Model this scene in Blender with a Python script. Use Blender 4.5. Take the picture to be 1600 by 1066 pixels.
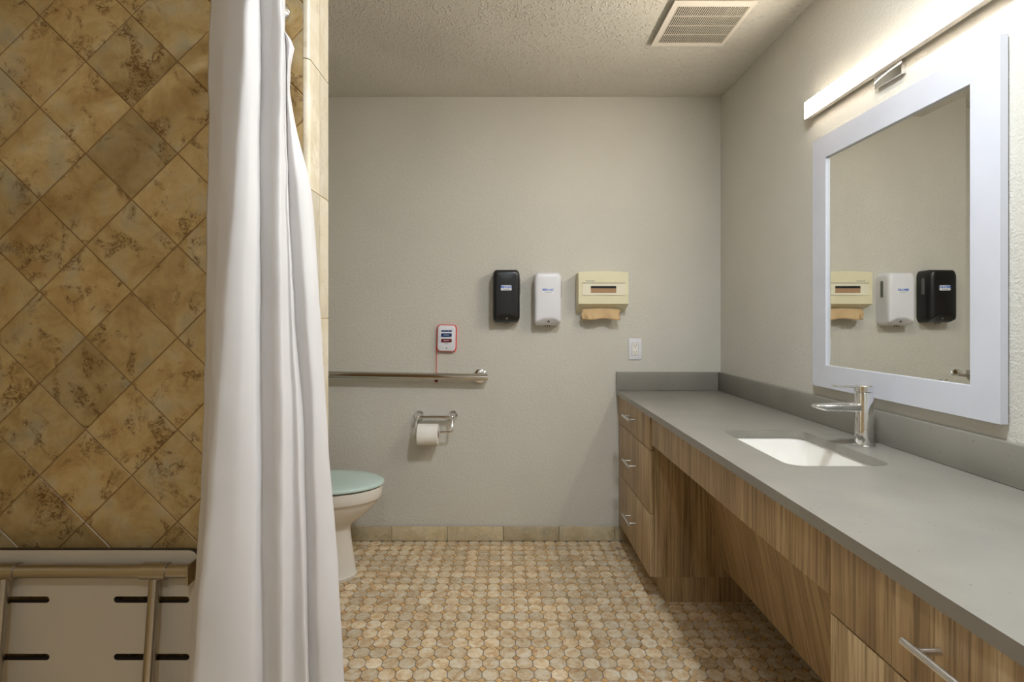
import bpy, bmesh, math, random
from mathutils import Vector, Matrix, noise
random.seed(7)
for o in list(bpy.data.objects): bpy.data.objects.remove(o, do_unlink=True)
scene = bpy.context.scene
COL = scene.collection

# ------------------------------------------------------------------ camera
F, VX, VY, H = 826.0, 788.0, 500.0, 1.213          # focal length / vanishing point in px, eye height in m
cam_d = bpy.data.cameras.new('camera'); cam = bpy.data.objects.new('camera', cam_d); COL.objects.link(cam)
cam.location = (0, 0, H); cam.rotation_euler = (math.pi / 2, 0, 0)
cam_d.sensor_width = 36; cam_d.lens = F / 1600 * 36
cam_d.shift_x = (800 - VX) / 1600; cam_d.shift_y = -(533 - VY) / 1600
cam_d.clip_start = 0.02
scene.camera = cam

# ------------------------------------------------------------------ world, exposure
w = bpy.data.worlds.new('world'); scene.world = w; w.use_nodes = True
w.node_tree.nodes['Background'].inputs[0].default_value = (0.5, 0.5, 0.5, 1)
w.node_tree.nodes['Background'].inputs[1].default_value = 0.2
vs = scene.view_settings
vs.view_transform = 'Standard'; vs.look = 'None'; vs.gamma = 1; vs.use_curve_mapping = False
vs.exposure = 1.58
BAR_STRENGTH, BAR_COLOR = 27.0, (1.0, 0.89, 0.75)       # LED bar over the mirror, warm
DISC_STRENGTH, DISC_COLOR = 132.0, (0.87, 0.94, 1.0)    # round ceiling lamp, cooler
FILL_DISC_STRENGTH = 66.0                                   # added fill disc by the entrance, dimmer

# ------------------------------------------------------------------ room dimensions (x right, y away from camera, z up)
XL, XR, YF, YB, ZC = -1.36, 1.1885, -1.3, 2.904, 2.44
YW, YW2, XW = 1.245, 1.391, -0.4597                     # shower partition: near face, far face, free end

# ------------------------------------------------------------------ helpers
def link(o, parent=None):
    COL.objects.link(o)
    if parent is not None: o.parent = parent
    return o

class MB:
    def __init__(s): s.v = []; s.f = []
    def add(s, vs, fs):
        n = len(s.v); s.v += [tuple(v) for v in vs]; s.f += [tuple(i + n for i in f) for f in fs]; return s
    def box(s, x0, x1, y0, y1, z0, z1, b=0.0):
        bm = bmesh.new(); bmesh.ops.create_cube(bm, size=1)
        for v in bm.verts:
            v.co = Vector((x0 + (v.co.x + .5) * (x1 - x0), y0 + (v.co.y + .5) * (y1 - y0), z0 + (v.co.z + .5) * (z1 - z0)))
        if b > 0: bmesh.ops.bevel(bm, geom=bm.edges[:], offset=b, segments=2, affect='EDGES', profile=.5)
        bm.verts.index_update()
        s.add([v.co for v in bm.verts], [[v.index for v in f.verts] for f in bm.faces]); bm.free(); return s
    def rings(s, rings, cap0=True, cap1=True):
        n = len(rings[0]); vs = [p for r in rings for p in r]; fs = []
        for k in range(len(rings) - 1):
            for i in range(n):
                j = (i + 1) % n
                fs.append((k * n + i, k * n + j, (k + 1) * n + j, (k + 1) * n + i))
        if cap0: fs.append(tuple(range(n - 1, -1, -1)))
        if cap1: fs.append(tuple((len(rings) - 1) * n + i for i in range(n)))
        return s.add(vs, fs)
    def tube(s, pts, r, n=16, cap=True):
        pts = [Vector(p) for p in pts]; rings = []
        rr = r if isinstance(r, (list, tuple)) else [r] * len(pts)
        t0 = (pts[1] - pts[0]).normalized()
        up = Vector((0, 0, 1)) if abs(t0.z) < .9 else Vector((0, 1, 0))
        nrm = (up - t0 * up.dot(t0)).normalized()
        for k, p in enumerate(pts):
            if k == 0: t = pts[1] - pts[0]
            elif k == len(pts) - 1: t = pts[-1] - pts[-2]
            else: t = (pts[k + 1] - p).normalized() + (p - pts[k - 1]).normalized()
            t.normalize(); nrm = (nrm - t * nrm.dot(t)).normalized(); bn = t.cross(nrm)
            rings.append([p + (nrm * math.cos(2 * math.pi * i / n) + bn * math.sin(2 * math.pi * i / n)) * rr[k] for i in range(n)])
        return s.rings(rings, cap, cap)
    def lathe(s, origin, axis, prof, n=24):
        a = Vector(axis).normalized(); o = Vector(origin)
        u = a.orthogonal().normalized(); w_ = a.cross(u)
        rings = [[o + a * d + (u * math.cos(2 * math.pi * i / n) + w_ * math.sin(2 * math.pi * i / n)) * max(r, 1e-5) for i in range(n)] for d, r in prof]
        return s.rings(rings)
    def prism(s, poly, fn, d0, d1):
        a = [fn(p[0], p[1], d0) for p in poly]; b = [fn(p[0], p[1], d1) for p in poly]
        return s.rings([a, b])
    def mesh(s, name, smooth=35):
        me = bpy.data.meshes.new(name); me.from_pydata(s.v, [], s.f)
        bm = bmesh.new(); bm.from_mesh(me); bmesh.ops.recalc_face_normals(bm, faces=bm.faces[:]); bm.to_mesh(me); bm.free()
        if smooth:
            me.polygons.foreach_set('use_smooth', [True] * len(me.polygons)); me.set_sharp_from_angle(angle=math.radians(smooth))
        me.update(); return me
    def build(s, name, mat, parent=None, smooth=35):
        me = s.mesh(name, smooth); me.materials.append(mat)
        return link(bpy.data.objects.new(name, me), parent)

def thing(name, label, cat, loc=(0, 0, 0), group=None):
    e = bpy.data.objects.new(name, None); e.empty_display_size = .05; e.location = loc
    link(e); e['label'] = label; e['category'] = cat
    if group: e['group'] = group
    bpy.context.view_layer.update()
    return e
def adopt(root):
    """parts are modelled in world coordinates; hang them below an Empty at the thing's base"""
    inv = Matrix.Translation(root.location).inverted()
    for c in root.children: c.matrix_parent_inverse = inv
def struct(o): o['kind'] = 'structure'; return o
def tag(o, label, cat, group=None):
    o['label'] = label; o['category'] = cat
    if group: o['group'] = group
    return o
def rrect(w_, h_, r, n=6, cx=0, cy=0):
    pts = []
    for k, (sx, sy) in enumerate(((1, 1), (-1, 1), (-1, -1), (1, -1))):
        for i in range(n + 1):
            a = math.pi / 2 * (k + i / n)
            pts.append((cx + sx * (w_ / 2 - r) + r * math.cos(a), cy + sy * (h_ / 2 - r) + r * math.sin(a)))
    return pts
XZ = lambda y0: (lambda a, b, d: (a, y0 - d, b))          # polygon on a wall facing the camera, d = towards camera
def text_mesh(name, body, size, mat, parent, origin, xdir, zdir, bold=0.0):
    c = bpy.data.curves.new(name, 'FONT'); c.body = body; c.size = size; c.align_x = 'CENTER'; c.align_y = 'CENTER'
    c.extrude = 0.0003; c.offset = bold; c.resolution_u = 3
    t = bpy.data.objects.new('tmp_text', c); COL.objects.link(t)
    dg = bpy.context.evaluated_depsgraph_get(); me = bpy.data.meshes.new_from_object(t.evaluated_get(dg))
    bpy.data.objects.remove(t, do_unlink=True); me.name = name
    X = Vector(xdir); Z = Vector(zdir); N = X.cross(Z)
    M = Matrix.Translation(Vector(origin)) @ Matrix(((X.x, Z.x, N.x), (X.y, Z.y, N.y), (X.z, Z.z, N.z))).to_4x4()
    me.transform(M); me.materials.clear(); me.materials.append(mat)
    return link(bpy.data.objects.new(name, me), parent)

# ------------------------------------------------------------------ materials
class NT:
    def __init__(s, name):
        s.m = bpy.data.materials.new(name); s.m.use_nodes = True; s.t = s.m.node_tree; s.b = s.t.nodes['Principled BSDF']
    def n(s, typ, **kw):
        nd = s.t.nodes.new(typ)
        for k, v in kw.items():
            if k in nd.inputs: nd.inputs[k].default_value = v
            else: setattr(nd, k, v)
        return nd
    def l(s, a, b): s.t.links.new(a, b)
    def pos(s, scale=(1, 1, 1), jitter=0.0):
        g = s.n('ShaderNodeNewGeometry'); out = g.outputs['Position']
        if jitter:
            oi = s.n('ShaderNodeObjectInfo'); ad = s.n('ShaderNodeMath', operation='ADD')
            s.l(oi.outputs['Random'], ad.inputs[0]); s.l(g.outputs['Random Per Island'], ad.inputs[1])
            cx = s.n('ShaderNodeCombineXYZ'); mu = s.n('ShaderNodeMath', operation='MULTIPLY'); mu.inputs[1].default_value = jitter
            mu2 = s.n('ShaderNodeMath', operation='MULTIPLY'); mu2.inputs[1].default_value = -jitter * 1.7
            s.l(ad.outputs[0], mu.inputs[0]); s.l(ad.outputs[0], mu2.inputs[0])
            s.l(mu.outputs[0], cx.inputs[0]); s.l(mu2.outputs[0], cx.inputs[1]); s.l(mu.outputs[0], cx.inputs[2])
            va = s.n('ShaderNodeVectorMath', operation='ADD'); s.l(out, va.inputs[0]); s.l(cx.outputs[0], va.inputs[1]); out = va.outputs[0]
            s.rand = ad.outputs[0]
        mp = s.n('ShaderNodeMapping'); mp.inputs['Scale'].default_value = scale; s.l(out, mp.inputs['Vector']); return mp.outputs[0]
    def noise(s, vec, scale, detail=3, rough=.5, dist=0.0):
        nd = s.n('ShaderNodeTexNoise'); nd.inputs['Scale'].default_value = scale; nd.inputs['Detail'].default_value = detail
        nd.inputs['Roughness'].default_value = rough; nd.inputs['Distortion'].default_value = dist; s.l(vec, nd.inputs['Vector']); return nd.outputs['Fac']
    def ramp(s, fac, stops):
        r = s.n('ShaderNodeValToRGB'); e = r.color_ramp.elements
        while len(e) < len(stops): e.new(.5)
        for q, (p, c) in zip(e, stops): q.position = p; q.color = (c if len(c) == 4 else (*c, 1))
        s.l(fac, r.inputs[0]); return r.outputs[0]
    def mix(s, fac, a, b, mode='MIX'):
        m = s.n('ShaderNodeMix', data_type='RGBA', blend_type=mode)
        for inp, v in ((m.inputs[0], fac), (m.inputs[6], a), (m.inputs[7], b)):
            if hasattr(v, 'links') or hasattr(v, 'is_output'): s.l(v, inp)
            elif isinstance(v, (int, float)): inp.default_value = v
            else: inp.default_value = (*v, 1)
        return m.outputs[2]
    def bump(s, h, strength, dist):
        b = s.n('ShaderNodeBump'); b.inputs['Strength'].default_value = strength; b.inputs['Distance'].default_value = dist
        s.l(h, b.inputs['Height']); s.l(b.outputs[0], s.b.inputs['Normal'])
    def col(s, c): s.l(c, s.b.inputs['Base Color'])
def sr(r, g, b):
    f = lambda c: (c / 255 / 12.92) if c / 255 <= .04045 else ((c / 255 + .055) / 1.055) ** 2.4
    return (f(r), f(g), f(b))
def plain(name, c, rough=.5, metal=0.0, spec=.5, emit=None, estr=0, coat=0.0):
    t = NT(name); b = t.b
    v = t.noise(t.pos(), 9, 3)                                   # faint unevenness of the surface finish
    lo = tuple(x * .965 for x in c); hi = tuple(min(1, x * 1.02) for x in c)
    t.col(t.ramp(v, [(.3, lo), (.7, hi)]))
    b.inputs['Roughness'].default_value = rough; b.inputs['Metallic'].default_value = metal
    b.inputs['Specular IOR Level'].default_value = spec; b.inputs['Coat Weight'].default_value = coat
    if emit:
        b.inputs['Emission Color'].default_value = (*emit, 1); b.inputs['Emission Strength'].default_value = estr
    return t.m

def paint(name, c, bump_scale, bump_str, dist):
    t = NT(name); p = t.pos()
    a = t.noise(p, 1.7, 3)
    t.col(t.ramp(a, [(.3, tuple(x * .96 for x in c)), (.7, tuple(x * 1.03 for x in c))]))
    h = t.mix(.45, t.noise(p, bump_scale, 2, .55, .4), t.noise(p, bump_scale * 2.3, 2))
    t.bump(t.ramp(h, [(.38, (0, 0, 0)), (.68, (1, 1, 1))]), bump_str, dist)
    t.b.inputs['Roughness'].default_value = .62; t.b.inputs['Specular IOR Level'].default_value = .3
    return t.m
M = {}
M['wall'] = paint('wall_paint', sr(206, 203, 193), 75, .35, .004)
def popcorn():
    t = NT('popcorn_ceiling'); p = t.pos()
    t.col(t.ramp(t.noise(p, 2, 2), [(.3, sr(206, 202, 191)), (.7, sr(215, 211, 201))]))
    v = t.n('ShaderNodeTexVoronoi', feature='SMOOTH_F1'); v.inputs['Scale'].default_value = 120; t.l(p, v.inputs['Vector'])
    g = t.ramp(v.outputs['Distance'], [(.1, (1, 1, 1)), (.55, (0, 0, 0))])
    msk = t.ramp(t.noise(p, 60, 3), [(.46, (0, 0, 0)), (.62, (1, 1, 1))])
    h = t.mix(.3, t.mix(1.0, g, msk, 'MULTIPLY'), t.noise(p, 150, 2))
    t.bump(h, .85, .007)
    t.b.inputs['Roughness'].default_value = .85; t.b.inputs['Specular IOR Level'].default_value = .15
    return t.m
M['ceiling'] = popcorn()
def travertine(name, cols, dark, scale=1.0, rough=.38, darkamt=.85, grey=(150, 138, 112)):
    t = NT(name); p = t.pos(jitter=9.0)
    base = t.ramp(t.noise(p, 10 * scale, 8, .68, .5), [(.3, sr(*cols[0])), (.5, sr(*cols[1])), (.68, sr(*cols[2]))])
    g = t.ramp(t.noise(p, 10 * scale, 4, .6), [(.52, (0, 0, 0)), (.68, (.6, .6, .6))])
    base = t.mix(g, base, sr(*grey))
    patch = t.ramp(t.noise(p, 13 * scale, 4, .6, 1.2), [(.53, (0, 0, 0)), (.63, (1, 1, 1))])
    vein = t.ramp(t.noise(p, 85 * scale, 5, .7, 1.5), [(.42, (0, 0, 0)), (.58, (darkamt,) * 3)])
    k = t.mix(1.0, patch, vein, 'MULTIPLY')
    c = t.mix(k, base, sr(*dark))
    br = t.ramp(t.n('ShaderNodeMath', operation='FRACT').outputs[0], [(0, (.8, .8, .8)), (1, (1.1, 1.08, 1.05))])
    fr = br.node.inputs[0].links[0].from_node; t.l(t.rand, fr.inputs[0])
    t.col(t.mix(1.0, c, br, 'MULTIPLY'))
    t.bump(t.mix(.5, t.noise(p, 60 * scale, 4), k), .12, .003)
    t.b.inputs['Roughness'].default_value = rough
    return t.m
M['shower_tile'] = travertine('shower_tile_stone', [(160, 128, 78), (188, 161, 110), (204, 183, 140)], (104, 72, 32), 1.0, .33, .9, (166, 158, 134))
M['bull_tile'] = travertine('edge_tile_stone', [(192, 179, 154), (206, 195, 172), (214, 204, 186)], (160, 134, 98), 1.3, .4, .45, (212, 204, 188))
M['base_tile'] = travertine('base_tile_stone', [(176, 160, 126), (200, 186, 154), (214, 202, 172)], (140, 118, 80), 1.4, .45, .35, (176, 168, 146))
M['octagon'] = travertine('floor_octagon_stone', [(186, 142, 92), (219, 198, 164), (234, 224, 204)], (164, 114, 64), 2.6, .42, .6, (222, 213, 197))
M['dot'] = travertine('floor_dot_stone', [(190, 146, 92), (210, 172, 118), (224, 194, 146)], (140, 92, 46), 3.0, .42, .5, (200, 160, 110))
M['grout_floor'] = plain('floor_grout', sr(112, 114, 117), .85)
M['grout_wall'] = plain('shower_grout', sr(150, 116, 70), .85)
M['grout_base'] = plain('base_grout', sr(112, 96, 74), .85)
M['grout_light'] = plain('edge_grout', sr(196, 166, 116), .85)
def wood(name, tone=1.0, grain=(1, 1, .022)):
    t = NT(name); p = t.pos(grain, jitter=5.0)
    a = t.noise(p, 24, 6, .68, .35); b = t.noise(p, 130, 4, .7)
    c = t.ramp(a, [(.3, tuple(x * tone for x in sr(120, 98, 68))), (.46, tuple(x * tone for x in sr(158, 132, 96))), (.7, tuple(x * tone for x in sr(184, 160, 122)))])
    d = t.ramp(b, [(.49, (0, 0, 0)), (.62, (.75, .75, .75))])
    t.col(t.mix(d, c, tuple(x * tone for x in sr(100, 80, 54))))
    t.bump(b, .06, .001); t.b.inputs['Roughness'].default_value = .42
    return t.m
M['wood'] = wood('teak_laminate', 1.22)
M['wood_slope'] = wood('teak_laminate_sloping_grain', 1.22, (.05, 1, .022))
def quartz():
    t = NT('grey_quartz'); p = t.pos()
    base = t.ramp(t.noise(p, 6, 4), [(.3, sr(131, 127, 119)), (.7, sr(141, 137, 128))])
    v = t.n('ShaderNodeTexVoronoi'); v.inputs['Scale'].default_value = 55; t.l(p, v.inputs['Vector'])
    sp = t.ramp(v.outputs['Distance'], [(.09, (1, 1, 1)), (.14, (0, 0, 0))])
    msk = t.ramp(t.noise(p, 24, 2), [(.5, (0, 0, 0)), (.56, (.7, .7, .7))])
    t.col(t.mix(t.mix(1.0, sp, msk, 'MULTIPLY'), base, sr(92, 84, 74)))
    t.b.inputs['Roughness'].default_value = .3
    return t.m
M['quartz'] = quartz()
M['chrome'] = plain('chrome', (.82, .83, .85), .07, 1.0)
M['steel'] = plain('polished_steel', (.58, .56, .52), .14, 1.0)
M['bench_steel'] = plain('brushed_bench_steel', (.46, .42, .36), .25, 1.0)
M['core'] = plain('dark_phenolic_core', sr(50, 42, 34), .5)
M['nickel'] = plain('satin_nickel', (.72, .71, .70), .3, 1.0)
M['white_paint'] = plain('white_painted_wood', sr(208, 210, 219), .35)
M['mirror'] = plain('mirror_silver', (.86, .87, .84), .01, 1.0)
M['ceramic'] = plain('white_ceramic', sr(236, 233, 227), .12, 0, .5)
M['toilet'] = plain('toilet_porcelain', sr(228, 222, 212), .15, 0, .5)
M['mint'] = plain('mint_plastic', sr(196, 217, 210), .18)
M['black_plastic'] = plain('black_plastic', sr(24, 25, 27), .3)
M['white_plastic'] = plain('white_plastic', sr(226, 226, 232), .3)
M['grey_plastic'] = plain('grey_translucent_plastic', sr(104, 105, 104), .25)
M['cream'] = plain('cream_enamel', sr(226, 219, 186), .4)
M['cream_light'] = plain('cream_panel', sr(228, 222, 200), .45)
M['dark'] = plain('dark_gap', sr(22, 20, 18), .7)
M['kraft'] = plain('brown_paper', sr(204, 174, 132), .85)
M['kraft_dark'] = plain('brown_paper_stack', sr(170, 136, 104), .85)
M['paper'] = plain('white_tissue', sr(240, 237, 230), .9)
M['red'] = plain('red_plastic', sr(226, 44, 40), .4)
M['dark_red'] = plain('dark_red_bead', sr(120, 16, 18), .2)
M['navy'] = plain('navy_button', sr(22, 56, 112), .35)
M['maroon'] = plain('maroon_button', sr(104, 26, 38), .35)
M['blue'] = plain('blue_print', sr(28, 96, 206), .4)
M['label'] = plain('label_white', sr(232, 234, 236), .35)
M['print_grey'] = plain('grey_print', sr(120, 130, 140), .6)
M['seat_white'] = plain('white_phenolic', sr(192, 182, 166), .4)
M['vent'] = plain('vent_white', sr(224, 216, 204), .5)
M['vent_shade'] = plain('vent_inside_shade', sr(58, 50, 44), .8)  # darkened in colour to imitate the shade of a deep fan recess
M['diffuser'] = plain('lit_diffuser', (.9, .9, .9), .5, emit=BAR_COLOR, estr=BAR_STRENGTH)
M['disc'] = plain('lit_ceiling_disc', (.9, .9, .9), .5, emit=DISC_COLOR, estr=DISC_STRENGTH)
M['fill_disc'] = plain('fill_disc_glow', (.9, .9, .9), .5, emit=DISC_COLOR, estr=FILL_DISC_STRENGTH)  # glow of the added fill disc
def cloth():
    t = NT('white_curtain_cloth'); t.b.inputs['Roughness'].default_value = .55; t.b.inputs['Specular IOR Level'].default_value = .25
    t.col(t.ramp(t.noise(t.pos(), 5, 2), [(.3, sr(228, 225, 225)), (.7, sr(235, 232, 232))]))
    tr = t.n('ShaderNodeBsdfTranslucent'); tr.inputs[0].default_value = (*sr(240, 236, 232), 1)
    mx = t.n('ShaderNodeMixShader'); mx.inputs[0].default_value = .28
    out = t.t.nodes['Material Output']
    t.l(t.b.outputs[0], mx.inputs[1]); t.l(tr.outputs[0], mx.inputs[2]); t.l(mx.outputs[0], out.inputs[0])
    return t.m
M['cloth'] = cloth()

# ================================================================== STRUCTURE
T = .12
floor = struct(MB().box(XL - T, XR + T, YF - T, YB + T, -.15, -.003).build('floor', M['grout_floor'], smooth=0))
ceil = struct(MB().box(XL - T, XR + T, YF - T, YB + T, ZC, ZC + .1).build('ceiling', M['ceiling'], smooth=0))
struct(MB().box(XL - T, XR + T, YB, YB + T, -.002, ZC - .001).build('wall_back', M['wall'], smooth=0))
struct(MB().box(XR, XR + T, YF, YB - .001, -.002, ZC - .001).build('wall_right', M['wall'], smooth=0))
wl = struct(MB().box(XL - T, XL, YF, YB - .001, -.002, ZC - .001).build('wall_left', M['wall'], smooth=0))
struct(MB().box(XL - T, XR + T, YF - T, YF - .001, -.002, ZC - .001).build('wall_front', M['wall'], smooth=0))
wp = struct(MB().box(XL + .001, XW - .008, YW + .0022, YW2 - .001, -.002, ZC - .001).build('wall_partition', M['grout_wall'], smooth=0))

def clip(poly, x0, x1, y0, y1):
    for ax, lim, keep_gt in ((0, x0, 1), (0, x1, 0), (1, y0, 1), (1, y1, 0)):
        out = []
        for i in range(len(poly)):
            a, b = poly[i], poly[(i + 1) % len(poly)]
            ia = (a[ax] >= lim) if keep_gt else (a[ax] <= lim); ib = (b[ax] >= lim) if keep_gt else (b[ax] <= lim)
            if ia: out.append(a)
            if ia != ib:
                t = (lim - a[ax]) / (b[ax] - a[ax]); out.append((a[0] + t * (b[0] - a[0]), a[1] + t * (b[1] - a[1])))
        poly = out
        if len(poly) < 3: return []
    return poly
def tile_mb(poly, fn, t, ch=.0012, mb=None):
    cx = sum(p[0] for p in poly) / len(poly); cy = sum(p[1] for p in poly) / len(poly)
    ins = []
    for p in poly:
        d = math.hypot(p[0] - cx, p[1] - cy); k = max(0, 1 - ch * 1.4 / max(d, 1e-4)); ins.append((cx + (p[0] - cx) * k, cy + (p[1] - cy) * k))
    mb = mb or MB()
    return mb.rings([[fn(p[0], p[1], 0) for p in poly], [fn(p[0], p[1], t - ch) for p in poly], [fn(p[0], p[1], t) for p in ins]], cap0=False)

# shower wall: 6 inch stone tiles set diagonally
DG, GX, GZ = .2170, -.987, 1.171                # diagonal pitch and one joint crossing
def diag_tiles(x0, x1, z0, z1):
    out = []
    g = .0019                                     # half joint (along the diagonal)
    for i in range(-30, 31):
        for j in range(-30, 31):
            if (i + j) % 2: continue
            cx, cz = GX + i * DG / 2, GZ + DG / 2 + j * DG / 2
            r = DG / 2 - g
            p = clip([(cx + r, cz), (cx, cz + r), (cx - r, cz), (cx, cz - r)], x0, x1, z0, z1)
            if len(p) >= 3:
                a = abs(sum(p[k][0] * p[(k + 1) % len(p)][1] - p[(k + 1) % len(p)][0] * p[k][1] for k in range(len(p)))) / 2
                if a > 2e-4: out.append((p, cx, cz))
    return out
full = None
for p, cx, cz in diag_tiles(XL + .004, XW - .0145, 0.002, ZC - .004):
    whole = len(p) == 4 and abs(max(q[0] for q in p) - min(q[0] for q in p) - (DG - .0044)) < 1e-5 and abs(max(q[1] for q in p) - min(q[1] for q in p) - (DG - .0044)) < 1e-5
    loc = [(q[0] - cx, q[1] - cz) for q in p]
    if whole and full: me = full
    else:
        me = tile_mb(loc, lambda a, b, d: (a, -d, b), .008).mesh('wall_tile', 0); me.materials.append(M['shower_tile'])
        if whole: full = me
    o = link(bpy.data.objects.new('wall_tile', me), wp); o.location = (cx, YW + .008, cz)
# side wall of the shower (outside the picture)
mb = MB()
for p, cx, cz in diag_tiles(YF + .01, YW - .004, .002, ZC - .004):
    tile_mb(p, lambda a, b, d: (XL + d, a, b), .006, mb=mb)
o = mb.build('side_wall_tiles', M['shower_tile'], wl, smooth=0); o['kind'] = 'stuff'
# free end of the partition: two columns of 12 inch edge tiles
ym = (YW + YW2) / 2
zj = [1.217 + .3065 * k for k in range(-4, 5)]
for k in range(len(zj) - 1):
    z0, z1 = max(zj[k], .002) + .0012, min(zj[k + 1], ZC - .002) - .0012
    if z1 - z0 < .01: continue
    for ya, yb, near in ((YW, ym - .001, 1), (ym + .001, YW2, 0)):
        prof = []; r = .012
        if near:
            prof = [(XW - .014, ya)] + [(XW - r + r * math.sin(a), ya + r - r * math.cos(a)) for a in [i * math.pi / 2 / 6 for i in range(7)]] + [(XW, yb), (XW - .008, yb), (XW - .008, ya + .008), (XW - .014, ya + .008)]
        else:
            prof = [(XW - .008, ya), (XW, ya)] + [(XW - r + r * math.cos(a), yb - r + r * math.sin(a)) for a in [i * math.pi / 2 / 6 for i in range(7)]] + [(XW - .014, yb), (XW - .014, yb - .001), (XW - .008, yb - .001)]
        MB().rings([[(a, b, z0) for a, b in prof], [(a, b, z1) for a, b in prof]]).build('edge_tile', M['bull_tile'], wp, smooth=30)
MB().box(XW - .0085, XW - .0015, YW + .012, YW2 - .012, .001, ZC - .002).build('edge_grout', M['grout_light'], wp, smooth=0)

# floor mosaic: octagons with small squares between them
P, OX, OY = .0592, -.3134, 1.8384              # pitch and one dot position
g = .0014; c = .275 * P
oct_p = [(P / 2 - g, -P / 2 + c), (P / 2 - g, P / 2 - c), (P / 2 - c, P / 2 - g), (-P / 2 + c, P / 2 - g), (-P / 2 + g, P / 2 - c), (-P / 2 + g, -P / 2 + c), (-P / 2 + c, -P / 2 + g), (P / 2 - c, -P / 2 + g)]
dr = c - g * 2.2
dot_p = [(dr, 0), (0, dr), (-dr, 0), (0, -dr)]
FL = lambda a, b, d: (a, b, d - .003)
om = tile_mb(oct_p, FL, .003, .0007).mesh('octagon_tile', 0); om.materials.append(M['octagon'])
dm = tile_mb(dot_p, FL, .003, .0007).mesh('dot_tile', 0); dm.materials.append(M['dot'])
spots_o, spots_d = [], []
for i in range(-30, 40):
    for j in range(-60, 30):
        x, y = OX + i * P, OY + j * P
        if XL < x < XR and YF < y < YB: spots_d.append((x, y))
        x += P / 2; y += P / 2
        if XL < x < XR and YF < y < YB: spots_o.append((x, y))
def seen(x, y):
    if y < 1.74: return False
    px, py = VX + F * x / y, VY + F * H / y
    if py > 1070 or px < 522 + (py - 845) * .06: return False
    return x < .70 or (y < 2.26 and px < 1175 + (py - 940) * .86)
def lay(spots, me, poly, name, limit, mat):
    vis = sorted([s for s in spots if seen(*s)], key=lambda s: s[1])
    single = set(vis[:limit])
    mb = MB()
    for s in spots:
        if s in single:
            o = link(bpy.data.objects.new(name, me), floor); o.location = (s[0], s[1], 0)
        else:
            q = clip([(s[0] + a, s[1] + b) for a, b in poly], XL + .001, XR - .001, YF + .001, YB - .001)
            if len(q) > 2: tile_mb(q, FL, .003, .0007, mb)
    o = mb.build(name + '_field', mat, floor, smooth=0); o['kind'] = 'stuff'
lay(spots_o, om, oct_p, 'octagon_tile', 300, M['octagon'])
lay(spots_d, dm, dot_p, 'dot_tile', 240, M['dot'])

# tiled baseboard on the back wall
bb = struct(MB().box(XL + .002, .69, YB - .006, YB - .0005, .0005, .079).build('baseboard_back', M['grout_base'], smooth=0))
jx = [-.0035 - 1.53 + .3055 * k for k in range(0, 9)]
for k in range(len(jx) - 1):
    a, b = max(jx[k], XL + .003) + .001, min(jx[k + 1], .688) - .001
    if b - a < .02: continue
    MB().box(a, b, YB - .011, YB - .006, .002, .082, .002).build('base_tile', M['base_tile'], bb, smooth=30)

# ================================================================== VANITY
CT, CB, CX = .828, .803, .613                   # counter top / underside / front edge
FX = .625                                       # drawer faces
SX0, SX1, SY0, SY1 = .753, 1.033, 1.392, 1.845  # sink cut-out
CY0 = .385
ct = thing('countertop', 'long grey speckled stone countertop with upstand along the walls', 'countertop', (.9, 1.64, CB))
bm = bmesh.new()
outer = [(CX, CY0), (XR - .001, CY0), (XR - .001, YB - .001), (CX, YB - .001)]
scx, scy = (SX0 + SX1) / 2, (SY0 + SY1) / 2
inner = rrect(SX1 - SX0, SY1 - SY0, .045, 8, scx, scy)
es = []
for loop in (outer, inner):
    vv = [bm.verts.new((a, b, CT)) for a, b in loop]
    for i in range(len(vv)): es.append(bm.edges.new((vv[i], vv[(i + 1) % len(vv)])))
bmesh.ops.triangle_fill(bm, use_beauty=True, use_dissolve=False, edges=es)
r = bmesh.ops.extrude_face_region(bm, geom=bm.faces[:])
for v in r['geom']:
    if isinstance(v, bmesh.types.BMVert): v.co.z = CB
bmesh.ops.recalc_face_normals(bm, faces=bm.faces[:])
me = bpy.data.meshes.new('slab'); bm.to_mesh(me); bm.free(); me.materials.append(M['quartz'])
link(bpy.data.objects.new('slab', me), ct)
MB().box(XR - .021, XR - .001, CY0, YB - .001, CT + .0005, CT + .1, .0015).build('backsplash', M['quartz'], ct)
MB().box(CX, XR - .022, YB - .021, YB - .001, CT + .0005, CT + .1, .0015).build('side_splash', M['quartz'], ct)
adopt(ct)

def pull(parent, y, z, mat, L=.15):
    mb = MB(); xb = FX - .034
    mb.tube([(xb, y - L / 2, z), (xb, y + L / 2, z)], .0058, 14)
    for s in (-1, 1): mb.tube([(FX + .0005, y + s * (L / 2 - .026), z), (xb, y + s * (L / 2 - .026), z)], .005, 12)
    return mb.build('handle', mat, parent)
def cabinet(name, label, ya, yb, filler):
    e = thing(name, label, 'cabinet', (.9, (ya + yb) / 2, 0))
    MB().box(FX + .021, XR - .003, ya, yb, .1065, CB - .001).build('body', M['wood'], e, 0)
    MB().box(.695, XR - .003, ya, yb, .0, .106).build('toe_kick', M['wood'], e, 0)
    ye = yb - filler
    if filler: MB().box(FX + .004, FX + .0205, ye + .002, yb, .1065, CB - .002).build('filler_strip', M['wood'], e, 0)
    for z0, z1 in ((.6535, .7995), (.3795, .6505), (.1075, .3765)):
        d = MB().box(FX, FX + .02, ya + .001, ye - .001, z0, z1, .0008).build('drawer', M['wood'], e)
        pull(d, (ya + ye) / 2, (z0 + z1) / 2 + (.01 if z1 > .7 else 0), M['nickel'])
    adopt(e); return e
cabinet('drawer_cabinet', 'wood-grain three-drawer cabinet against the back wall, at the far end of the counter', 2.272, YB - .012, .024)
cabinet('drawer_cabinet', 'wood-grain drawer cabinet nearest the camera under the countertop', .405, 1.014, 0)
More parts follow.
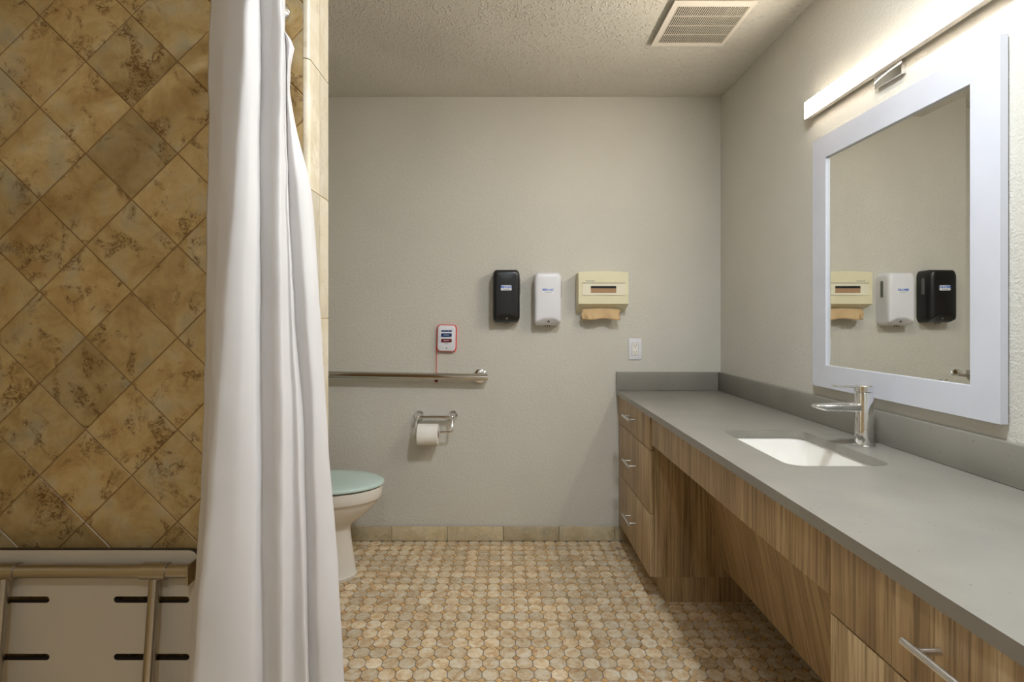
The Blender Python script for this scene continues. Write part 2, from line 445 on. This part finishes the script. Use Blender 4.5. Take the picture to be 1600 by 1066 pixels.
kn = thing('sink_apron', 'wood-grain apron and sloping knee panel under the sink', 'apron panel', (.8, 1.64, 0))
MB().box(.631, .65, 1.0155, 2.2705, .679, CB - .001).build('apron', M['wood'], kn, 0)
for ya, yb in ((1.0155, 1.76), (1.7615, 2.2705)):   # knee panel in two boards
    n = Vector((-.98, 0, -.21)).normalized() * .018
    pr = [(.8350, .64), (.9415, .145), (.9415 + .018, .149), (.853, .64)]
    MB().rings([[(a, ya, b) for a, b in pr], [(a, yb, b) for a, b in pr]]).build('knee_panel', M['wood_slope'], kn, 0)
MB().box(.955, XR - .003, 1.0155, 2.2705, .145, .163).build('bottom_panel', M['wood'], kn, 0)
adopt(kn)

# sink
sk = thing('sink', 'white rectangular undermount sink set into the grey countertop', 'sink', (scx, scy, .65))
secs = [(.012, CB - .001, .05), (.006, CB - .001, .047), (.004, CB - .003, .046), (.001, CB - .02, .045), (-.012, CB - .09, .05), (-.022, CB - .118, .055), (-.045, CB - .132, .05), (-.09, CB - .138, .03)]
rings = []
for e, z, rad in secs:
    ww, hh = SX1 - SX0 + 2 * e, SY1 - SY0 + 2 * e
    rings.append([(a, b, z) for a, b in rrect(ww, hh, min(rad, ww / 2 - .001), 8, scx, scy)])
outer_r = [[(scx + (a - scx) * 1.0 + (.006 if a > scx else -.006), b + (.006 if b > scy else -.006), z - .006) for a, b, z in r] for r in rings[::-1]]
MB().rings(rings + outer_r, cap0=False, cap1=False).build('basin', M['ceramic'], sk, 50)
fl = MB().rings([[(a, b, CB - .138) for a, b, z in rings[-1]], [(a, b, CB - .144) for a, b, z in rings[-1]]]).build('basin_floor', M['ceramic'], sk, 50)
MB().lathe((scx, scy, CB - .138), (0, 0, 1), [(0, .024), (.003, .024), (.004, .02), (.002, .016), (.002, 0)]).build('drain', M['chrome'], sk)
adopt(sk)

# faucet
fx, fy = 1.098, 1.614
fa = thing('faucet', 'chrome single-lever faucet standing behind the sink', 'faucet', (fx, fy, CT))
z = CT
MB().lathe((fx, fy, z + .0003), (0, 0, 1), [(0, .031), (.004, .031), (.006, .0285)], 32).build('base_ring', M['chrome'], fa)
MB().lathe((fx, fy, z + .006), (0, 0, 1), [(0, .0245), (.158, .0245), (.160, .0235)], 36).build('faucet_body', M['chrome'], fa)
cap = MB().lathe((fx, fy, z + .1665), (0, 0, 1), [(0, .0235), (.001, .0245), (.017, .0245), (.0195, .022)], 36).build('handle', M['chrome'], fa)
sec = lambda x, hw, zt, zb: [(x, fy + a * hw, (zt + zb) / 2 + b * (zt - zb) / 2) for a, b in rrect(2, 2, .55, 4)]
MB().rings([sec(fx - .01, .0165, z + .132, z + .106), sec(fx - .06, .0165, z + .131, z + .106), sec(fx - .12, .016, z + .129, z + .107), sec(fx - .147, .0155, z + .128, z + .115), sec(fx - .152, .014, z + .1265, z + .117)]).build('spout', M['chrome'], fa, 40)
MB().rings([sec(fx - .012, .012, z + .1835, z + .1745), sec(fx - .05, .0105, z + .1855, z + .179), sec(fx - .085, .0095, z + .186, z + .180), sec(fx - .094, .008, z + .188, z + .183)]).build('lever', M['chrome'], cap, 40)
adopt(fa)

# ================================================================== MIRROR AND ITS LIGHT
mx0, my0, my1, mz0, mz1, fw = 1.166, 1.2427, 2.000, .967, 1.885, .081
mi = thing('mirror', 'large rectangular wall mirror in a flat white frame above the sink', 'mirror', (1.18, 1.62, mz0))
xb = XR - .004
def rail(pts):      # mitred frame piece from its outline in (y, z)
    ins = .0015; cy = sum(p[0] for p in pts) / 4; cz = sum(p[1] for p in pts) / 4
    sm = [(p[0] + (ins if p[0] < cy else -ins) * .0 + 0, p[1]) for p in pts]
    MB().rings([[(xb, a, b) for a, b in pts], [(mx0, a, b) for a, b in sm]]).build('frame_rail', M['white_paint'], mi, 0)
e = .0003
A, B, C_, D_ = (my0, mz0), (my1, mz0), (my1, mz1), (my0, mz1)
a_, b_, c_, d_ = (my0 + fw, mz0 + fw), (my1 - fw, mz0 + fw), (my1 - fw, mz1 - fw), (my0 + fw, mz1 - fw)
rail([A, B, b_, a_]); rail([(B[0], B[1] + e), C_, (c_[0], c_[1] - e), (b_[0], b_[1] + e)]); rail([(C_[0], C_[1]), D_, d_, c_]); rail([(D_[0], D_[1] - e), (A[0], A[1] + e), (a_[0], a_[1] + e), (d_[0], d_[1] - e)])
bv = .024; gx = mx0 + .007
go = [(my0 + fw - .004, mz0 + fw - .004), (my1 - fw + .004, mz0 + fw - .004), (my1 - fw + .004, mz1 - fw + .004), (my0 + fw - .004, mz1 - fw + .004)]
gi = [(go[0][0] + bv, go[0][1] + bv), (go[1][0] - bv, go[1][1] + bv), (go[2][0] - bv, go[2][1] - bv), (go[3][0] + bv, go[3][1] - bv)]
mb = MB(); mb.rings([[(gx + .005, a, b) for a, b in go], [(gx + .0012, a, b) for a, b in go], [(gx, a, b) for a, b in gi]])
mb.build('mirror_glass', M['mirror'], mi, 0)
adopt(mi)

lx0, lx1, lx2, lz0, lz1, ly0, ly1 = 1.15, 1.1515, 1.1735, 1.982, 2.044, 1.215, 2.027
vl = thing('vanity_light', 'long lit white bar light above the mirror', 'wall light', (1.18, 1.62, 1.94))
MB().box(lx0, lx1, ly0 + .003, ly1 - .003, lz0, lz1, .0004).build('diffuser', M['diffuser'], vl)
MB().box(lx1 + .0003, lx2, ly0 + .003, ly1 - .003, lz0, lz1, .001).build('housing', M['vent'], vl)
for y in (ly0, ly1 - .0025): MB().box(lx0 - .001, lx2, y, y + .0025, lz0 - .001, lz1 + .001, .0005).build('end_cap', M['nickel'], vl)
MB().box(1.174, XR - .0005, 1.563, 1.679, 1.943, 2.059, .0015).build('canopy', M['chrome'], vl)
adopt(vl)

# exhaust fan cover
vx0, vx1, vy0, vy1, zv = .648, .966, 2.012, 2.339, ZC - .016
ve = thing('exhaust_vent', 'square white exhaust fan grille on the ceiling', 'vent', (.807, 2.175, ZC))
ix0, ix1, iy0, iy1 = .671, .951, 2.044, 2.316
for x0, x1, y0, y1 in ((vx0, ix0, vy0, vy1), (ix1, vx1, vy0, vy1), (ix0, ix1, vy0, iy0), (ix0, ix1, iy1, vy1)):
    MB().box(x0, x1, y0, y1, zv, zv + .005, .0).build('cover_frame', M['vent'], ve, 0)
MB().box(ix0 - .005, ix1 + .005, iy0 - .005, iy1 + .005, zv + .009, ZC - .0006).build('fan_housing', M['vent_shade'], ve, 0)  # shallow slab, its dark colour stands for shade behind the grille
mb = MB(); n = 34
for k in range(n):
    x = ix0 + (k + .5) * (ix1 - ix0) / n; mb.box(x - .0013, x + .0013, iy0, iy1, zv + .0005, zv + .0045)
for k in range(1, 4):
    y = iy0 + k * (iy1 - iy0) / 4; mb.box(ix0, ix1, y - .001, y + .001, zv + .001, zv + .0045)
o = mb.build('grille', M['vent'], ve, 0); o['kind'] = 'stuff'
adopt(ve)

# ceiling lamp just above the frame, and an added fill disc
def ceiling_lamp(x, y, label, mat, r=.085):
    cl = thing('ceiling_light', label, 'ceiling light', (x, y, ZC), 'round ceiling lamps')
    MB().lathe((x, y, ZC - .0005), (0, 0, -1), [(0, r + .015), (.014, r + .015), (.018, r + .01), (.018, r)], 40).build('trim_ring', M['white_paint'], cl)
    MB().lathe((x, y, ZC - .019), (0, 0, -1), [(0, r), (.003, r), (.004, r - .004)], 40).build('lens', mat, cl)
    adopt(cl)
ceiling_lamp(.50, .95, 'flat round ceiling lamp in front of the exhaust grille', M['disc'])
ceiling_lamp(.0, -.5, 'added fill disc on the ceiling near the entrance, brightening the shower side', M['fill_disc'])  # invented source, put in to brighten the shower side

# ================================================================== BACK WALL FITTINGS
def wx(px, y): return (px - VX) * y / F
def wz(py, y): return H - (py - VY) * y / F
def dispenser(name, label, cx, cz, mat, group):
    e = thing(name, label, 'soap dispenser', (cx, YB, cz - .14), group)
    W, Hh = .147, .279
    def outline(s):
        pts = []
        for a, b in rrect(2, 2, .22, 6):
            x = a * W / 2 * s; zz = b * Hh / 2 * (1 - (1 - s) * W / Hh)
            x *= 1 - .05 * (b * b) + .02; zz += (1 - a * a) * (.008 if b > 0 else -.004) * (1 if abs(b) > .5 else 0)
            pts.append((x, zz))
        return pts
    prof = [(1, .0008), (1, .066), (.985, .080), (.95, .090), (.9, .0955), (.8, .0985), (.7, .0995), (.6, .1), (.5, .1005), (.4, .101), (.3, .1013), (.2, .1015), (.1, .1017)]
    rings = []
    for s, d in prof:
        ring = []
        for x, zz in outline(s):
            u = x / (W / 2); zb = -.098 - .03 * u * u
            dd = d
            if zz < zb and d > .05: dd = max(.03, d - (zb - zz) * 1.1)
            ring.append((cx + x, YB - dd, cz + zz))
        rings.append(ring)
    MB().rings(rings).build('dispenser_body', mat, e, 60)
    # sight window on the right flank
    pts = rrect(.018, .09, .0088, 5, .048, .055)
    MB().rings([[(cx + W / 2 * 1.005 - .004, YB - a, cz + b) for a, b in pts], [(cx + W / 2 * 1.005 + .002, YB - a, cz + b) for a, b in pts]]).build('sight_window', M['grey_plastic'], e)
    lp = MB().prism(rrect(.057, .027, .004, 4, cx, cz + .044), XZ(YB - .099), 0, .0035).build('label_plate', M['label'], e)
    text_mesh('lettering', 'BEN-LAC', .0145, M['blue'], lp, (cx, YB - .103, cz + .049), (1, 0, 0), (0, 0, 1), .0006)
    MB().box(cx - .02, cx + .02, YB - .1034, YB - .1026, cz + .0355, cz + .038).build('small_print', M['print_grey'], lp, 0)
    dpt = .088
    MB().lathe((cx + .003, YB - dpt, cz - .118), (0, -1, -.5), [(0, .006), (.003, .006), (.0035, .0035)], 16).build('lock', M['grey_plastic'], e)
    for k in (-1, 0, 1): MB().tube([(cx + k * .011, YB - .055, cz - .128), (cx + k * .011, YB - .055, cz - .149)], .0022, 8).build('nozzle_pin', M['grey_plastic'], e)
    adopt(e); return e
yf = YB - .1
dispenser('soap_dispenser', 'black plastic wall soap dispenser with small blue and white label', wx(791, yf), wz(463, yf), M['black_plastic'], 'wall soap dispensers')
dispenser('soap_dispenser', 'white plastic wall soap dispenser between the black one and the towel box', wx(856.5, yf), wz(467.5, yf), M['white_plastic'], 'wall soap dispensers')

# paper towel box
x0, x1 = wx(904, yf), wx(982, yf); zt, zf, zb = wz(425, yf), wz(475, yf), wz(488, YB)
pd = thing('paper_towel_dispenser', 'cream metal paper towel dispenser on the back wall', 'towel dispenser', ((x0 + x1) / 2, YB, zb))
prof = [(YB - .0008, zt - .002), (YB - .098, zt - .002), (YB - .1, zt - .004), (YB - .1, zf), (YB - .0008, zb)]
def wz2(x): t = (x - x0) / (x1 - x0); return .006 * (1 - (2 * t - 1) ** 2)
rings = []
for k in range(13):
    x = x0 + (x1 - x0) * k / 12
    rings.append([(x, a, b + (wz2(x) if b > zf + .02 else 0)) for a, b in prof])
MB().rings(rings).build('dispenser_body', M['cream'], pd, 20)
px0, px1, pz0, pz1 = wx(910, yf), wx(976.5, yf), wz(461.5, yf), wz(443, yf)
qx0, qx1, qz0, qz1 = wx(923, yf), wx(962.7, yf), wz(458, yf), wz(447, yf)
mb = MB()
for a, b, c2, d in ((px0, qx0, pz0, pz1), (qx1, px1, pz0, pz1), (qx0, qx1, pz0, qz0), (qx0, qx1, qz1, pz1)): mb.box(a, b, YB - .1035, YB - .1002, c2, d)
fp = mb.build('front_panel', M['cream_light'], pd, 0)
for k in range(3):
    x = wx(968, yf) + k * .008; MB().box(x, x + .002, YB - .1045, YB - .1036, pz0 + .012, pz1 - .012).build('grip_rib', M['cream_light'], fp, 0)
MB().box(px0 - .001, px1 + .001, YB - .1022, YB - .1001, pz1 + .0002, pz1 + .0025).build('panel_gap', M['dark'], pd, 0)
MB().box(qx0, qx1, YB - .1008, YB - .1001, qz0, qz1).build('towel_stack', M['kraft_dark'], fp, 0)
MB().box(qx0, qx1, YB - .1014, YB - .1009, qz1 - .012, qz1).build('window_shadow_strip', M['dark'], fp, 0)  # dark strip painting the shade at the top of the window
MB().box(wx(915, yf), wx(929, yf), YB - .1006, YB - .1001, wz(439.6, yf), wz(438.7, yf)).build('print_line', M['print_grey'], pd, 0)
MB().tube([((x0 + x1) / 2, YB - .04, zt + .003), ((x0 + x1) / 2, YB - .04, zt + .008)], .006, 12).build('lock', M['cream'], pd)
adopt(pd)
# towel sheet hanging from the slot
ys = YB - .062
tx0, tx1 = wx(909, ys), wx(968, ys); N = 26
rows = []
for q in range(7):
    r = []
    for k in range(N + 1):
        t = k / N; v = q / 6
        ztop = wz(483.5, ys) + .008 * math.sin(math.pi * t); zbot = wz(499.5, ys) + .007 * math.sin(math.pi * min(1, max(0, (t - .3) / .6))) - .004 * t
        r.append((tx0 + (tx1 - tx0) * t + .003 * math.sin(9 * v), ys - .012 * v + .010 * v * math.sin(11 * t + 1.5) + .005 * v * math.sin(31 * t) * (1 if t < .3 else .25), ztop + (zbot - ztop) * v))
    rows.append(r)
mb = MB(); nn = N + 1
mb.add([p for r in rows for p in r], [(q * nn + k, q * nn + k + 1, (q + 1) * nn + k + 1, (q + 1) * nn + k) for q in range(6) for k in range(N)])
o = tag(mb.build('paper_towel', M['kraft'], None, 25), 'crumpled brown paper towel hanging out of the cream dispenser', 'paper towel')
sm = o.modifiers.new('thick', 'SOLIDIFY'); sm.thickness = .0008

# outlet
cx, cz = wx(992, YB), wz(545.5, YB)
ou = thing('outlet', 'white electrical outlet on the back wall above the counter corner', 'outlet', (cx, YB, cz - .058))
MB().box(cx - .035, cx + .035, YB - .006, YB - .0005, cz - .0575, cz + .0575, .002).build('cover_plate', M['white_plastic'], ou)
rc = MB().prism(rrect(.033, .067, .001, 1, cx, cz), XZ(YB - .0055), 0, .002).build('receptacle', M['ceramic'], ou)
for s in (-1, 1):
    for dx, hh in ((-.0065, .008), (.0065, .0065)): MB().box(cx + dx - .0011, cx + dx + .0011, YB - .0078, YB - .0074, cz + s * .019 - hh / 2 + .003, cz + s * .019 + hh / 2 + .003).build('slot', M['dark'], rc, 0)
    MB().lathe((cx, YB - .0074, cz + s * .019 - .008), (0, -1, 0), [(0, .0028), (.0005, .0028)], 10).build('ground_hole', M['dark'], rc)
mb = MB()
for s in (-1, 1): mb.box(cx - .0172, cx + .0172, YB - .0066, YB - .006, cz + s * .0342 - .0005, cz + s * .0342 + .0005); mb.box(cx + s * .0172 - .0005, cx + s * .0172 + .0005, YB - .0066, YB - .006, cz - .0342, cz + .0342)
mb.build('seam', M['print_grey'], ou, 0)
for s in (-1, 1): MB().lathe((cx, YB - .006, cz + s * .048), (0, -1, 0), [(0, .003), (.0007, .0026)], 12).build('screw', M['label'], ou)
adopt(ou)

# nurse call station with pull cord
cx, cz = wx(697.5, YB - .03), wz(529, YB - .03)
cs = thing('call_station', 'white emergency call box with red cord and coloured buttons', 'call box', (cx, YB, cz - .075))
def hour(w_, h_):
    pts = []
    for a, b in rrect(2, 2, .3, 6):
        pts.append((a * w_ / 2 * (.93 + .07 * b * b), b * h_ / 2 + (1 - a * a) * .010 * (1 if b > 0 else -1) * (1 if abs(b) > .6 else 0)))
    rot = math.radians(-1.5)
    return [(cx + x * math.cos(rot) - y * math.sin(rot), cz + x * math.sin(rot) + y * math.cos(rot)) for x, y in pts]
MB().rings([[(a, YB - .0005, b) for a, b in hour(.102, .132)], [(a, YB - .022, b) for a, b in hour(.102, .132)], [(a, YB - .028, b) for a, b in hour(.098, .127)], [(a, YB - .030, b) for a, b in hour(.088, .117)]]).build('call_box', M['white_plastic'], cs, 50)
MB().rings([[(a, YB - .0008, b) for a, b in hour(.112, .138)], [(a, YB - .017, b) for a, b in hour(.112, .138)], [(a, YB - .0175, b) for a, b in hour(.1022, .1322)]], cap1=False).build('red_surround', M['red'], cs, 50)
y3 = YB - .0298
for k in range(3): MB().box(cx - .028 + k * .0195, cx - .0095 + k * .0195, y3 - .0012, y3, cz + .036, cz + .0445).build('indicator', M['navy'], cs, 0)
for zc, mt in ((.0185, 'navy'), (-.0115, 'maroon')):
    b = MB().prism(rrect(.058, .019, .005, 4, cx, cz + zc), XZ(y3), 0, .003).build('button', M[mt], cs)
    MB().box(cx - .015, cx + .015, y3 - .0034, y3 - .003, cz + zc - .0012, cz + zc + .0012).build('print_line', M['label'], b, 0)
MB().box(cx - .009, cx + .008, y3 - .0005, y3, cz - .0305, cz - .0285).build('print_line', M['print_grey'], cs, 0)
MB().lathe((cx + .001, y3, cz - .053), (0, -1, 0), [(0, .0032), (.001, .003)], 12).build('microphone_hole', M['dark'], cs)
xc = wx(682, YB - .02); yc = YB - .012
cord = MB().tube([(cx - .052, yc, cz - .02), (xc, yc, cz - .05), (xc - .001, yc, cz - .15), (xc - .002, yc, wz(592, yc))], .0017, 8).build('pull_cord', M['red'], cs)
MB().lathe((xc - .002, yc, wz(592, yc)), (0, 0, -1), [(0, .002), (.001, .007), (.005, .0095), (.014, .0095), (.018, .006), (.019, .002)], 16).build('bead', M['dark_red'], cord)
adopt(cs)

# grab bar
yg = YB - .06; rb = .0185
xa, za = wx(762, yg), wz(589.6, yg); xl = -1.12; zl = wz(586, yg) + .005
gb = thing('grab_bar', 'polished steel grab bar along the back wall behind the toilet', 'grab bar', (-.6, YB, za))
zat = lambda x: za + (zl - za) * (x - xa) / (xl - xa)
MB().tube([(xa, yg, za), (xl, yg, zl)], rb, 24).build('rail', M['steel'], gb)
for x in (wx(750, YB - .01), xl + .04):
    f_ = MB().lathe((x, YB - .0005, zat(x)), (0, -1, 0), [(0, .039), (.006, .039), (.010, .034), (.012, .02)], 32).build('flange', M['chrome'], gb)
    MB().tube([(x, YB - .011, zat(x)), (x, yg + .010, zat(x))], .0135, 16).build('post', M['steel'], f_)
adopt(gb)

# toilet paper holder and roll
yh = YB - .045; yr = YB - .088
tl, tr_ = wx(654.5, YB - .015), wx(707.5, YB - .015); zh = wz(650, YB - .02)
th = thing('toilet_paper_holder', 'chrome toilet paper holder below the grab bar', 'paper holder', ((tl + tr_) / 2, YB, zh - .1))
for x in (tl, tr_):
    MB().lathe((x, YB - .0005, zh), (0, -1, 0), [(0, .029), (.005, .029), (.010, .026), (.018, .017), (.024, .0115), (.052, .0105), (.056, .0125), (.066, .0125), (.072, .009), (.074, .002)], 28).build('flange', M['chrome'], th, 45)
MB().tube([(tl + .004, yh, zh - .002), (tr_ - .004, yh, zh - .002)], .0095, 18).build('rail', M['chrome'], th)
zs = wz(675.3, yr)
rx = wx(669, yr)
for x, s, xe in ((tl - .003, 1, rx - .058), (tr_ + .001, -1, rx + .0595)):
    pts = [(x, YB - .066, zh - .012), (x - s * .002, yr + .008, zh - .045), (x - s * .004, yr, zs + .014), (x - s * .002, yr, zs + .003), (x + s * .006, yr, zs), (xe - s * .004, yr, zs)]
    if s > 0: pts = pts[:4] + [(x + .004, yr, zs), (xe + .0015, yr, zs)]
    MB().tube(pts, [.0055, .005, .006, .0065, .0065, .006], 12).build('arm', M['chrome'], th)
MB().tube([(rx - .0555, yr, zs), (rx + .0555, yr, zs)], .0062, 14).build('spindle', M['chrome'], th)
adopt(th)
R0, R1 = .0555, .0195; zc = zs - (R1 - .0075)
rl = thing('toilet_paper_roll', 'white toilet paper roll hanging on the chrome holder', 'toilet paper', (rx, yr, zc - R0))
ang = [2 * math.pi * i / 40 for i in range(40)]
cir = lambda x, r: [(x, yr + r * math.cos(a), zc + r * math.sin(a)) for a in ang]
MB().rings([cir(rx - .054, R1 + .002), cir(rx - .054, R0 - .001), cir(rx - .053, R0), cir(rx + .053, R0), cir(rx + .054, R0 - .001), cir(rx + .054, R1 + .002), cir(rx - .054, R1 + .002)], False, False).build('tissue', M['paper'], rl, 40)
MB().rings([cir(rx - .054, R1), cir(rx + .054, R1), cir(rx + .054, R1 + .0019), cir(rx - .054, R1 + .0019), cir(rx - .054, R1)], False, False).build('core', M['kraft_dark'], rl, 40)
adopt(rl)

# ================================================================== TOILET (faces right)
ty = 2.513
to = thing('toilet', 'white floor-standing toilet with a mint green lid', 'toilet', (-.95, ty, 0))
def egg(xb_, xf, hw, z, n=44, sq=1.0):
    xc_ = xb_ + (xf - xb_) * .48; pts = []
    for i in range(n):
        a = 2 * math.pi * i / n; cc, ss = math.cos(a), math.sin(a)
        if cc >= 0: pts.append((xc_ + (xf - xc_) * cc, ty + hw * ss, z))
        else:
            k = .62
            pts.append((xc_ - (xc_ - xb_) * abs(cc) ** k, ty + hw * (1 if ss > 0 else -1) * abs(ss) ** k, z))
    return pts
S = [(-1.22, -.703, .125, .0), (-1.22, -.701, .126, .012), (-1.22, -.706, .120, .016), (-1.215, -.717, .108, .10), (-1.21, -.729, .099, .18), (-1.20, -.733, .099, .225), (-1.19, -.728, .104, .243), (-1.19, -.705, .120, .262), (-1.18, -.665, .140, .29), (-1.17, -.628, .157, .325), (-1.165, -.604, .167, .352), (-1.16, -.596, .170, .368), (-1.158, -.588, .176, .372), (-1.155, -.583, .178, .380), (-1.155, -.580, .179, .418), (-1.155, -.583, .177, .427), (-1.155, -.6, .165, .429)]
MB().rings([egg(*s) for s in S]).build('bowl', M['toilet'], to, 50)
MB().rings([egg(-1.12, -.588, .172, .4295), egg(-1.12, -.588, .172, .4335)]).build('seat', M['dark'], to)  # ring coloured dark to paint the shade line between rim and lid
MB().rings([egg(-1.12, -.577, .179, .434), egg(-1.12, -.572, .1825, .438), egg(-1.12, -.572, .1825, .444), egg(-1.12, -.576, .179, .4495), egg(-1.115, -.59, .168, .4535), egg(-1.10, -.63, .14, .456), egg(-1.05, -.70, .09, .457)]).build('lid', M['mint'], to, 50)
MB().box(-1.135, -1.122, ty - .09, ty + .09, .43, .455, .004).build('hinge', M['mint'], to)
MB().box(-1.345, -1.165, ty - .21, ty + .21, .432, .76, .02).build('tank', M['toilet'], to)
MB().box(-1.35, -1.155, ty - .22, ty + .22, .7605, .795, .012).build('tank_lid', M['toilet'], to)
MB().box(-1.345, -1.175, ty - .10, ty + .10, .2, .4315, .015).build('tank_support', M['toilet'], to)
MB().tube([(-1.165, ty - .15, .70), (-1.15, ty - .15, .70), (-1.145, ty - .09, .695)], .007, 10).build('flush_lever', M['chrome'], to)
adopt(to)

# ================================================================== SHOWER: rod, curtain, folding seat
rxx, rzz = -.53, 1.936
cr = thing('curtain_rod', 'chrome shower curtain rod fixed to the tiled partition', 'curtain rod', (rxx, YW, rzz))
MB().tube([(rxx, YF + .002, rzz), (rxx, YW - .002, rzz)], .0125, 20).build('rod', M['chrome'], cr)
for y, d in ((YW - .0003, -1), (YF + .0005, 1)): MB().lathe((rxx, y, rzz), (0, d, 0), [(0, .028), (.006, .028), (.012, .025), (.022, .018), (.03, .0145)], 32).build('flange', M['chrome'], cr, 50)
adopt(cr)

rowsY = [-60, 57, 130, 300, 500, 700, 1066, 1381]
cols = [  # px at each row, depth at top, depth at bottom
    ([330, 328, 326, 324, 321, 316, 293, 262], 1.050, 1.05),
    ([352, 351, 350, 345, 335, 324, 296, 266], 1.015, 1.01),
    ([385, 380, 378, 366, 350, 333, 302, 276], 1.005, .985),
    ([394, 392, 391, 386, 378, 370, 352, 336], 1.015, 1.00),
    ([402, 402, 402, 400, 398, 398, 393, 388], 1.035, 1.025),
    ([407, 408, 408, 407, 409, 411, 414, 416], 1.060, 1.06),
    ([424, 424, 424, 424, 427, 430, 434, 438], 1.052, 1.05),
    ([439, 440, 439, 436, 440, 444, 443, 446], 1.055, 1.055),
    ([440, 441, 442, 445, 451, 456, 458, 460], 1.090, 1.09),
    ([442, 443, 445, 449, 458, 467, 479, 486], 1.095, 1.09),
    ([443, 445, 447, 451, 463, 477, 484, 489], 1.125, 1.12),
    ([444, 452, 450, 465, 480, 490, 499, 506], 1.120, 1.11),
    ([446, 460, 453, 480, 493, 504, 519, 530], 1.140, 1.125),
    ([447, 451, 455, 488, 501, 513, 537, 556], 1.175, 1.155),
    ([444, 442, 445, 478, 490, 499, 512, 520], 1.215, 1.205)]
rowsY = [-60, 35, 57, 90] + rowsY[2:]
for q, c0 in enumerate(cols):
    p = c0[0]; mid = p[2] if q > 10 else (p[1] + p[2]) / 2
    c0[0][1:2] = [p[0] - (2 if q > 9 else 0), p[1], mid]
def cat(p, t):
    i = min(int(t), len(p) - 2); u = t - i
    a, b, c2, d = p[max(i - 1, 0)], p[i], p[i + 1], p[min(i + 2, len(p) - 1)]
    ten = .36
    m1, m2 = (c2 - a) * ten, (d - b) * ten
    return (2 * u ** 3 - 3 * u ** 2 + 1) * b + (u ** 3 - 2 * u ** 2 + u) * m1 + (-2 * u ** 3 + 3 * u ** 2) * c2 + (u ** 3 - u ** 2) * m2
NR, NC = 110, 7
yy0, yy1 = -28, 1381
grid = []
for q in range(NR + 1):
    py = yy0 + (yy1 - yy0) * q / NR
    k = 0
    pyc = max(py, rowsY[0])
    while k < len(rowsY) - 2 and pyc > rowsY[k + 1]: k += 1
    tr2 = k + (pyc - rowsY[k]) / (rowsY[k + 1] - rowsY[k])
    v = q / NR
    pxs = [cat(c0[0], tr2) for c0 in cols]; zs_ = [c0[1] + (c0[2] - c0[1]) * v for c0 in cols]
    zz = H - (py - VY) * 1.1 / F
    row = []
    m = (len(cols) - 1) * NC
    for s in range(m + 1):
        t = s / NC; px = cat(pxs, t); y = cat(zs_, t)
        x = (px - VX) * y / F
        wv = .0022 * noise.noise(Vector((x * 14, y * 14, zz * 5))) + .0012 * noise.noise(Vector((x * 40, y * 40, zz * 16)))
        row.append((x + wv, y + wv, zz))
    grid.append(row)
n = len(grid[0]); mb = MB()
mb.add([p for r in grid for p in r], [(a * n + b, a * n + b + 1, (a + 1) * n + b + 1, (a + 1) * n + b) for a in range(NR) for b in range(n - 1)])
sc = thing('shower_curtain', 'white fabric shower curtain bunched beside the tiled partition', 'curtain', (-.5, 1.1, .04))
cu = mb.build('curtain_cloth', M['cloth'], sc, 60)
sm = cu.modifiers.new('thick', 'SOLIDIFY'); sm.thickness = .0012; sm.offset = 0
for y in (1.02, 1.05, 1.085, 1.12, 1.155, 1.19):
    MB().tube([(rxx + .019 * math.cos(a), y, rzz + .019 * math.sin(a)) for a in [2 * math.pi * i / 20 for i in range(21)]], .0028, 8, False).build('ring', M['chrome'], sc)
adopt(sc)

# folding seat, folded up against the tiles: underside faces the room
xs0, xs1, zs0, zs1, yp = -1.213, -.690, .33, .694, 1.190
ss_ = thing('shower_bench', 'white slotted folding shower seat with steel frame, folded up against the tiles', 'shower seat', (-.95, YW, zs0))
bm = bmesh.new(); es = []
def addloop(pts):
    vv = [bm.verts.new((a, yp, b)) for a, b in pts]
    for i in range(len(vv)): es.append(bm.edges.new((vv[i], vv[(i + 1) % len(vv)])))
addloop(rrect(xs1 - xs0, zs1 - zs0, .02, 6, (xs0 + xs1) / 2, (zs0 + zs1) / 2))
for zc_ in (.583, .454):
    for a, b in ((-1.195, -1.024), (-.879, -.709)): addloop(rrect(b - a, .0145, .0072, 6, (a + b) / 2, zc_))
bmesh.ops.triangle_fill(bm, use_beauty=True, use_dissolve=False, edges=es)
r = bmesh.ops.extrude_face_region(bm, geom=bm.faces[:])
for v in r['geom']:
    if isinstance(v, bmesh.types.BMVert): v.co.y = yp + .014
bmesh.ops.recalc_face_normals(bm, faces=bm.faces[:])
me = bpy.data.meshes.new('seat_panel'); bm.to_mesh(me); bm.free(); me.materials.append(M['seat_white']); me.materials.append(M['core'])
for f in me.polygons: f.material_index = 0 if abs(f.normal.y) > .7 else 1
link(bpy.data.objects.new('seat_panel', me), ss_)
ytb, ztb = yp - .0175, .656
MB().tube([(xs0 + .003, ytb, ztb), (xs1 - .003, ytb, ztb)], .0152, 24).build('frame_tube', M['bench_steel'], ss_)
for x in (xs0 + .0005, xs1 - .0045): MB().box(x, x + .004, ytb - .02, yp - .0005, ztb - .024, ztb + .02, .001).build('end_bracket', M['bench_steel'], ss_)
for x in (-1.107, -.773):
    lg = MB().tube([(x, ytb - .002, ztb - .014), (x - .002, ytb - .045, .20)], .0120, 20).build('leg', M['bench_steel'], ss_)
    MB().tube([(x - .028, ytb, ztb), (x + .028, ytb, ztb)], .0182, 24).build('sleeve', M['bench_steel'], lg)
    MB().tube([(x - .002, ytb - .0453, .1995), (x - .0022, ytb - .047, .18)], .0145, 16).build('rubber_foot', M['dark'], lg)
for x in (-1.10, -.80): MB().box(x - .03, x + .03, yp + .0145, YW - .0005, zs0 + .01, zs0 + .09, .002).build('wall_hinge', M['bench_steel'], ss_)
adopt(ss_)
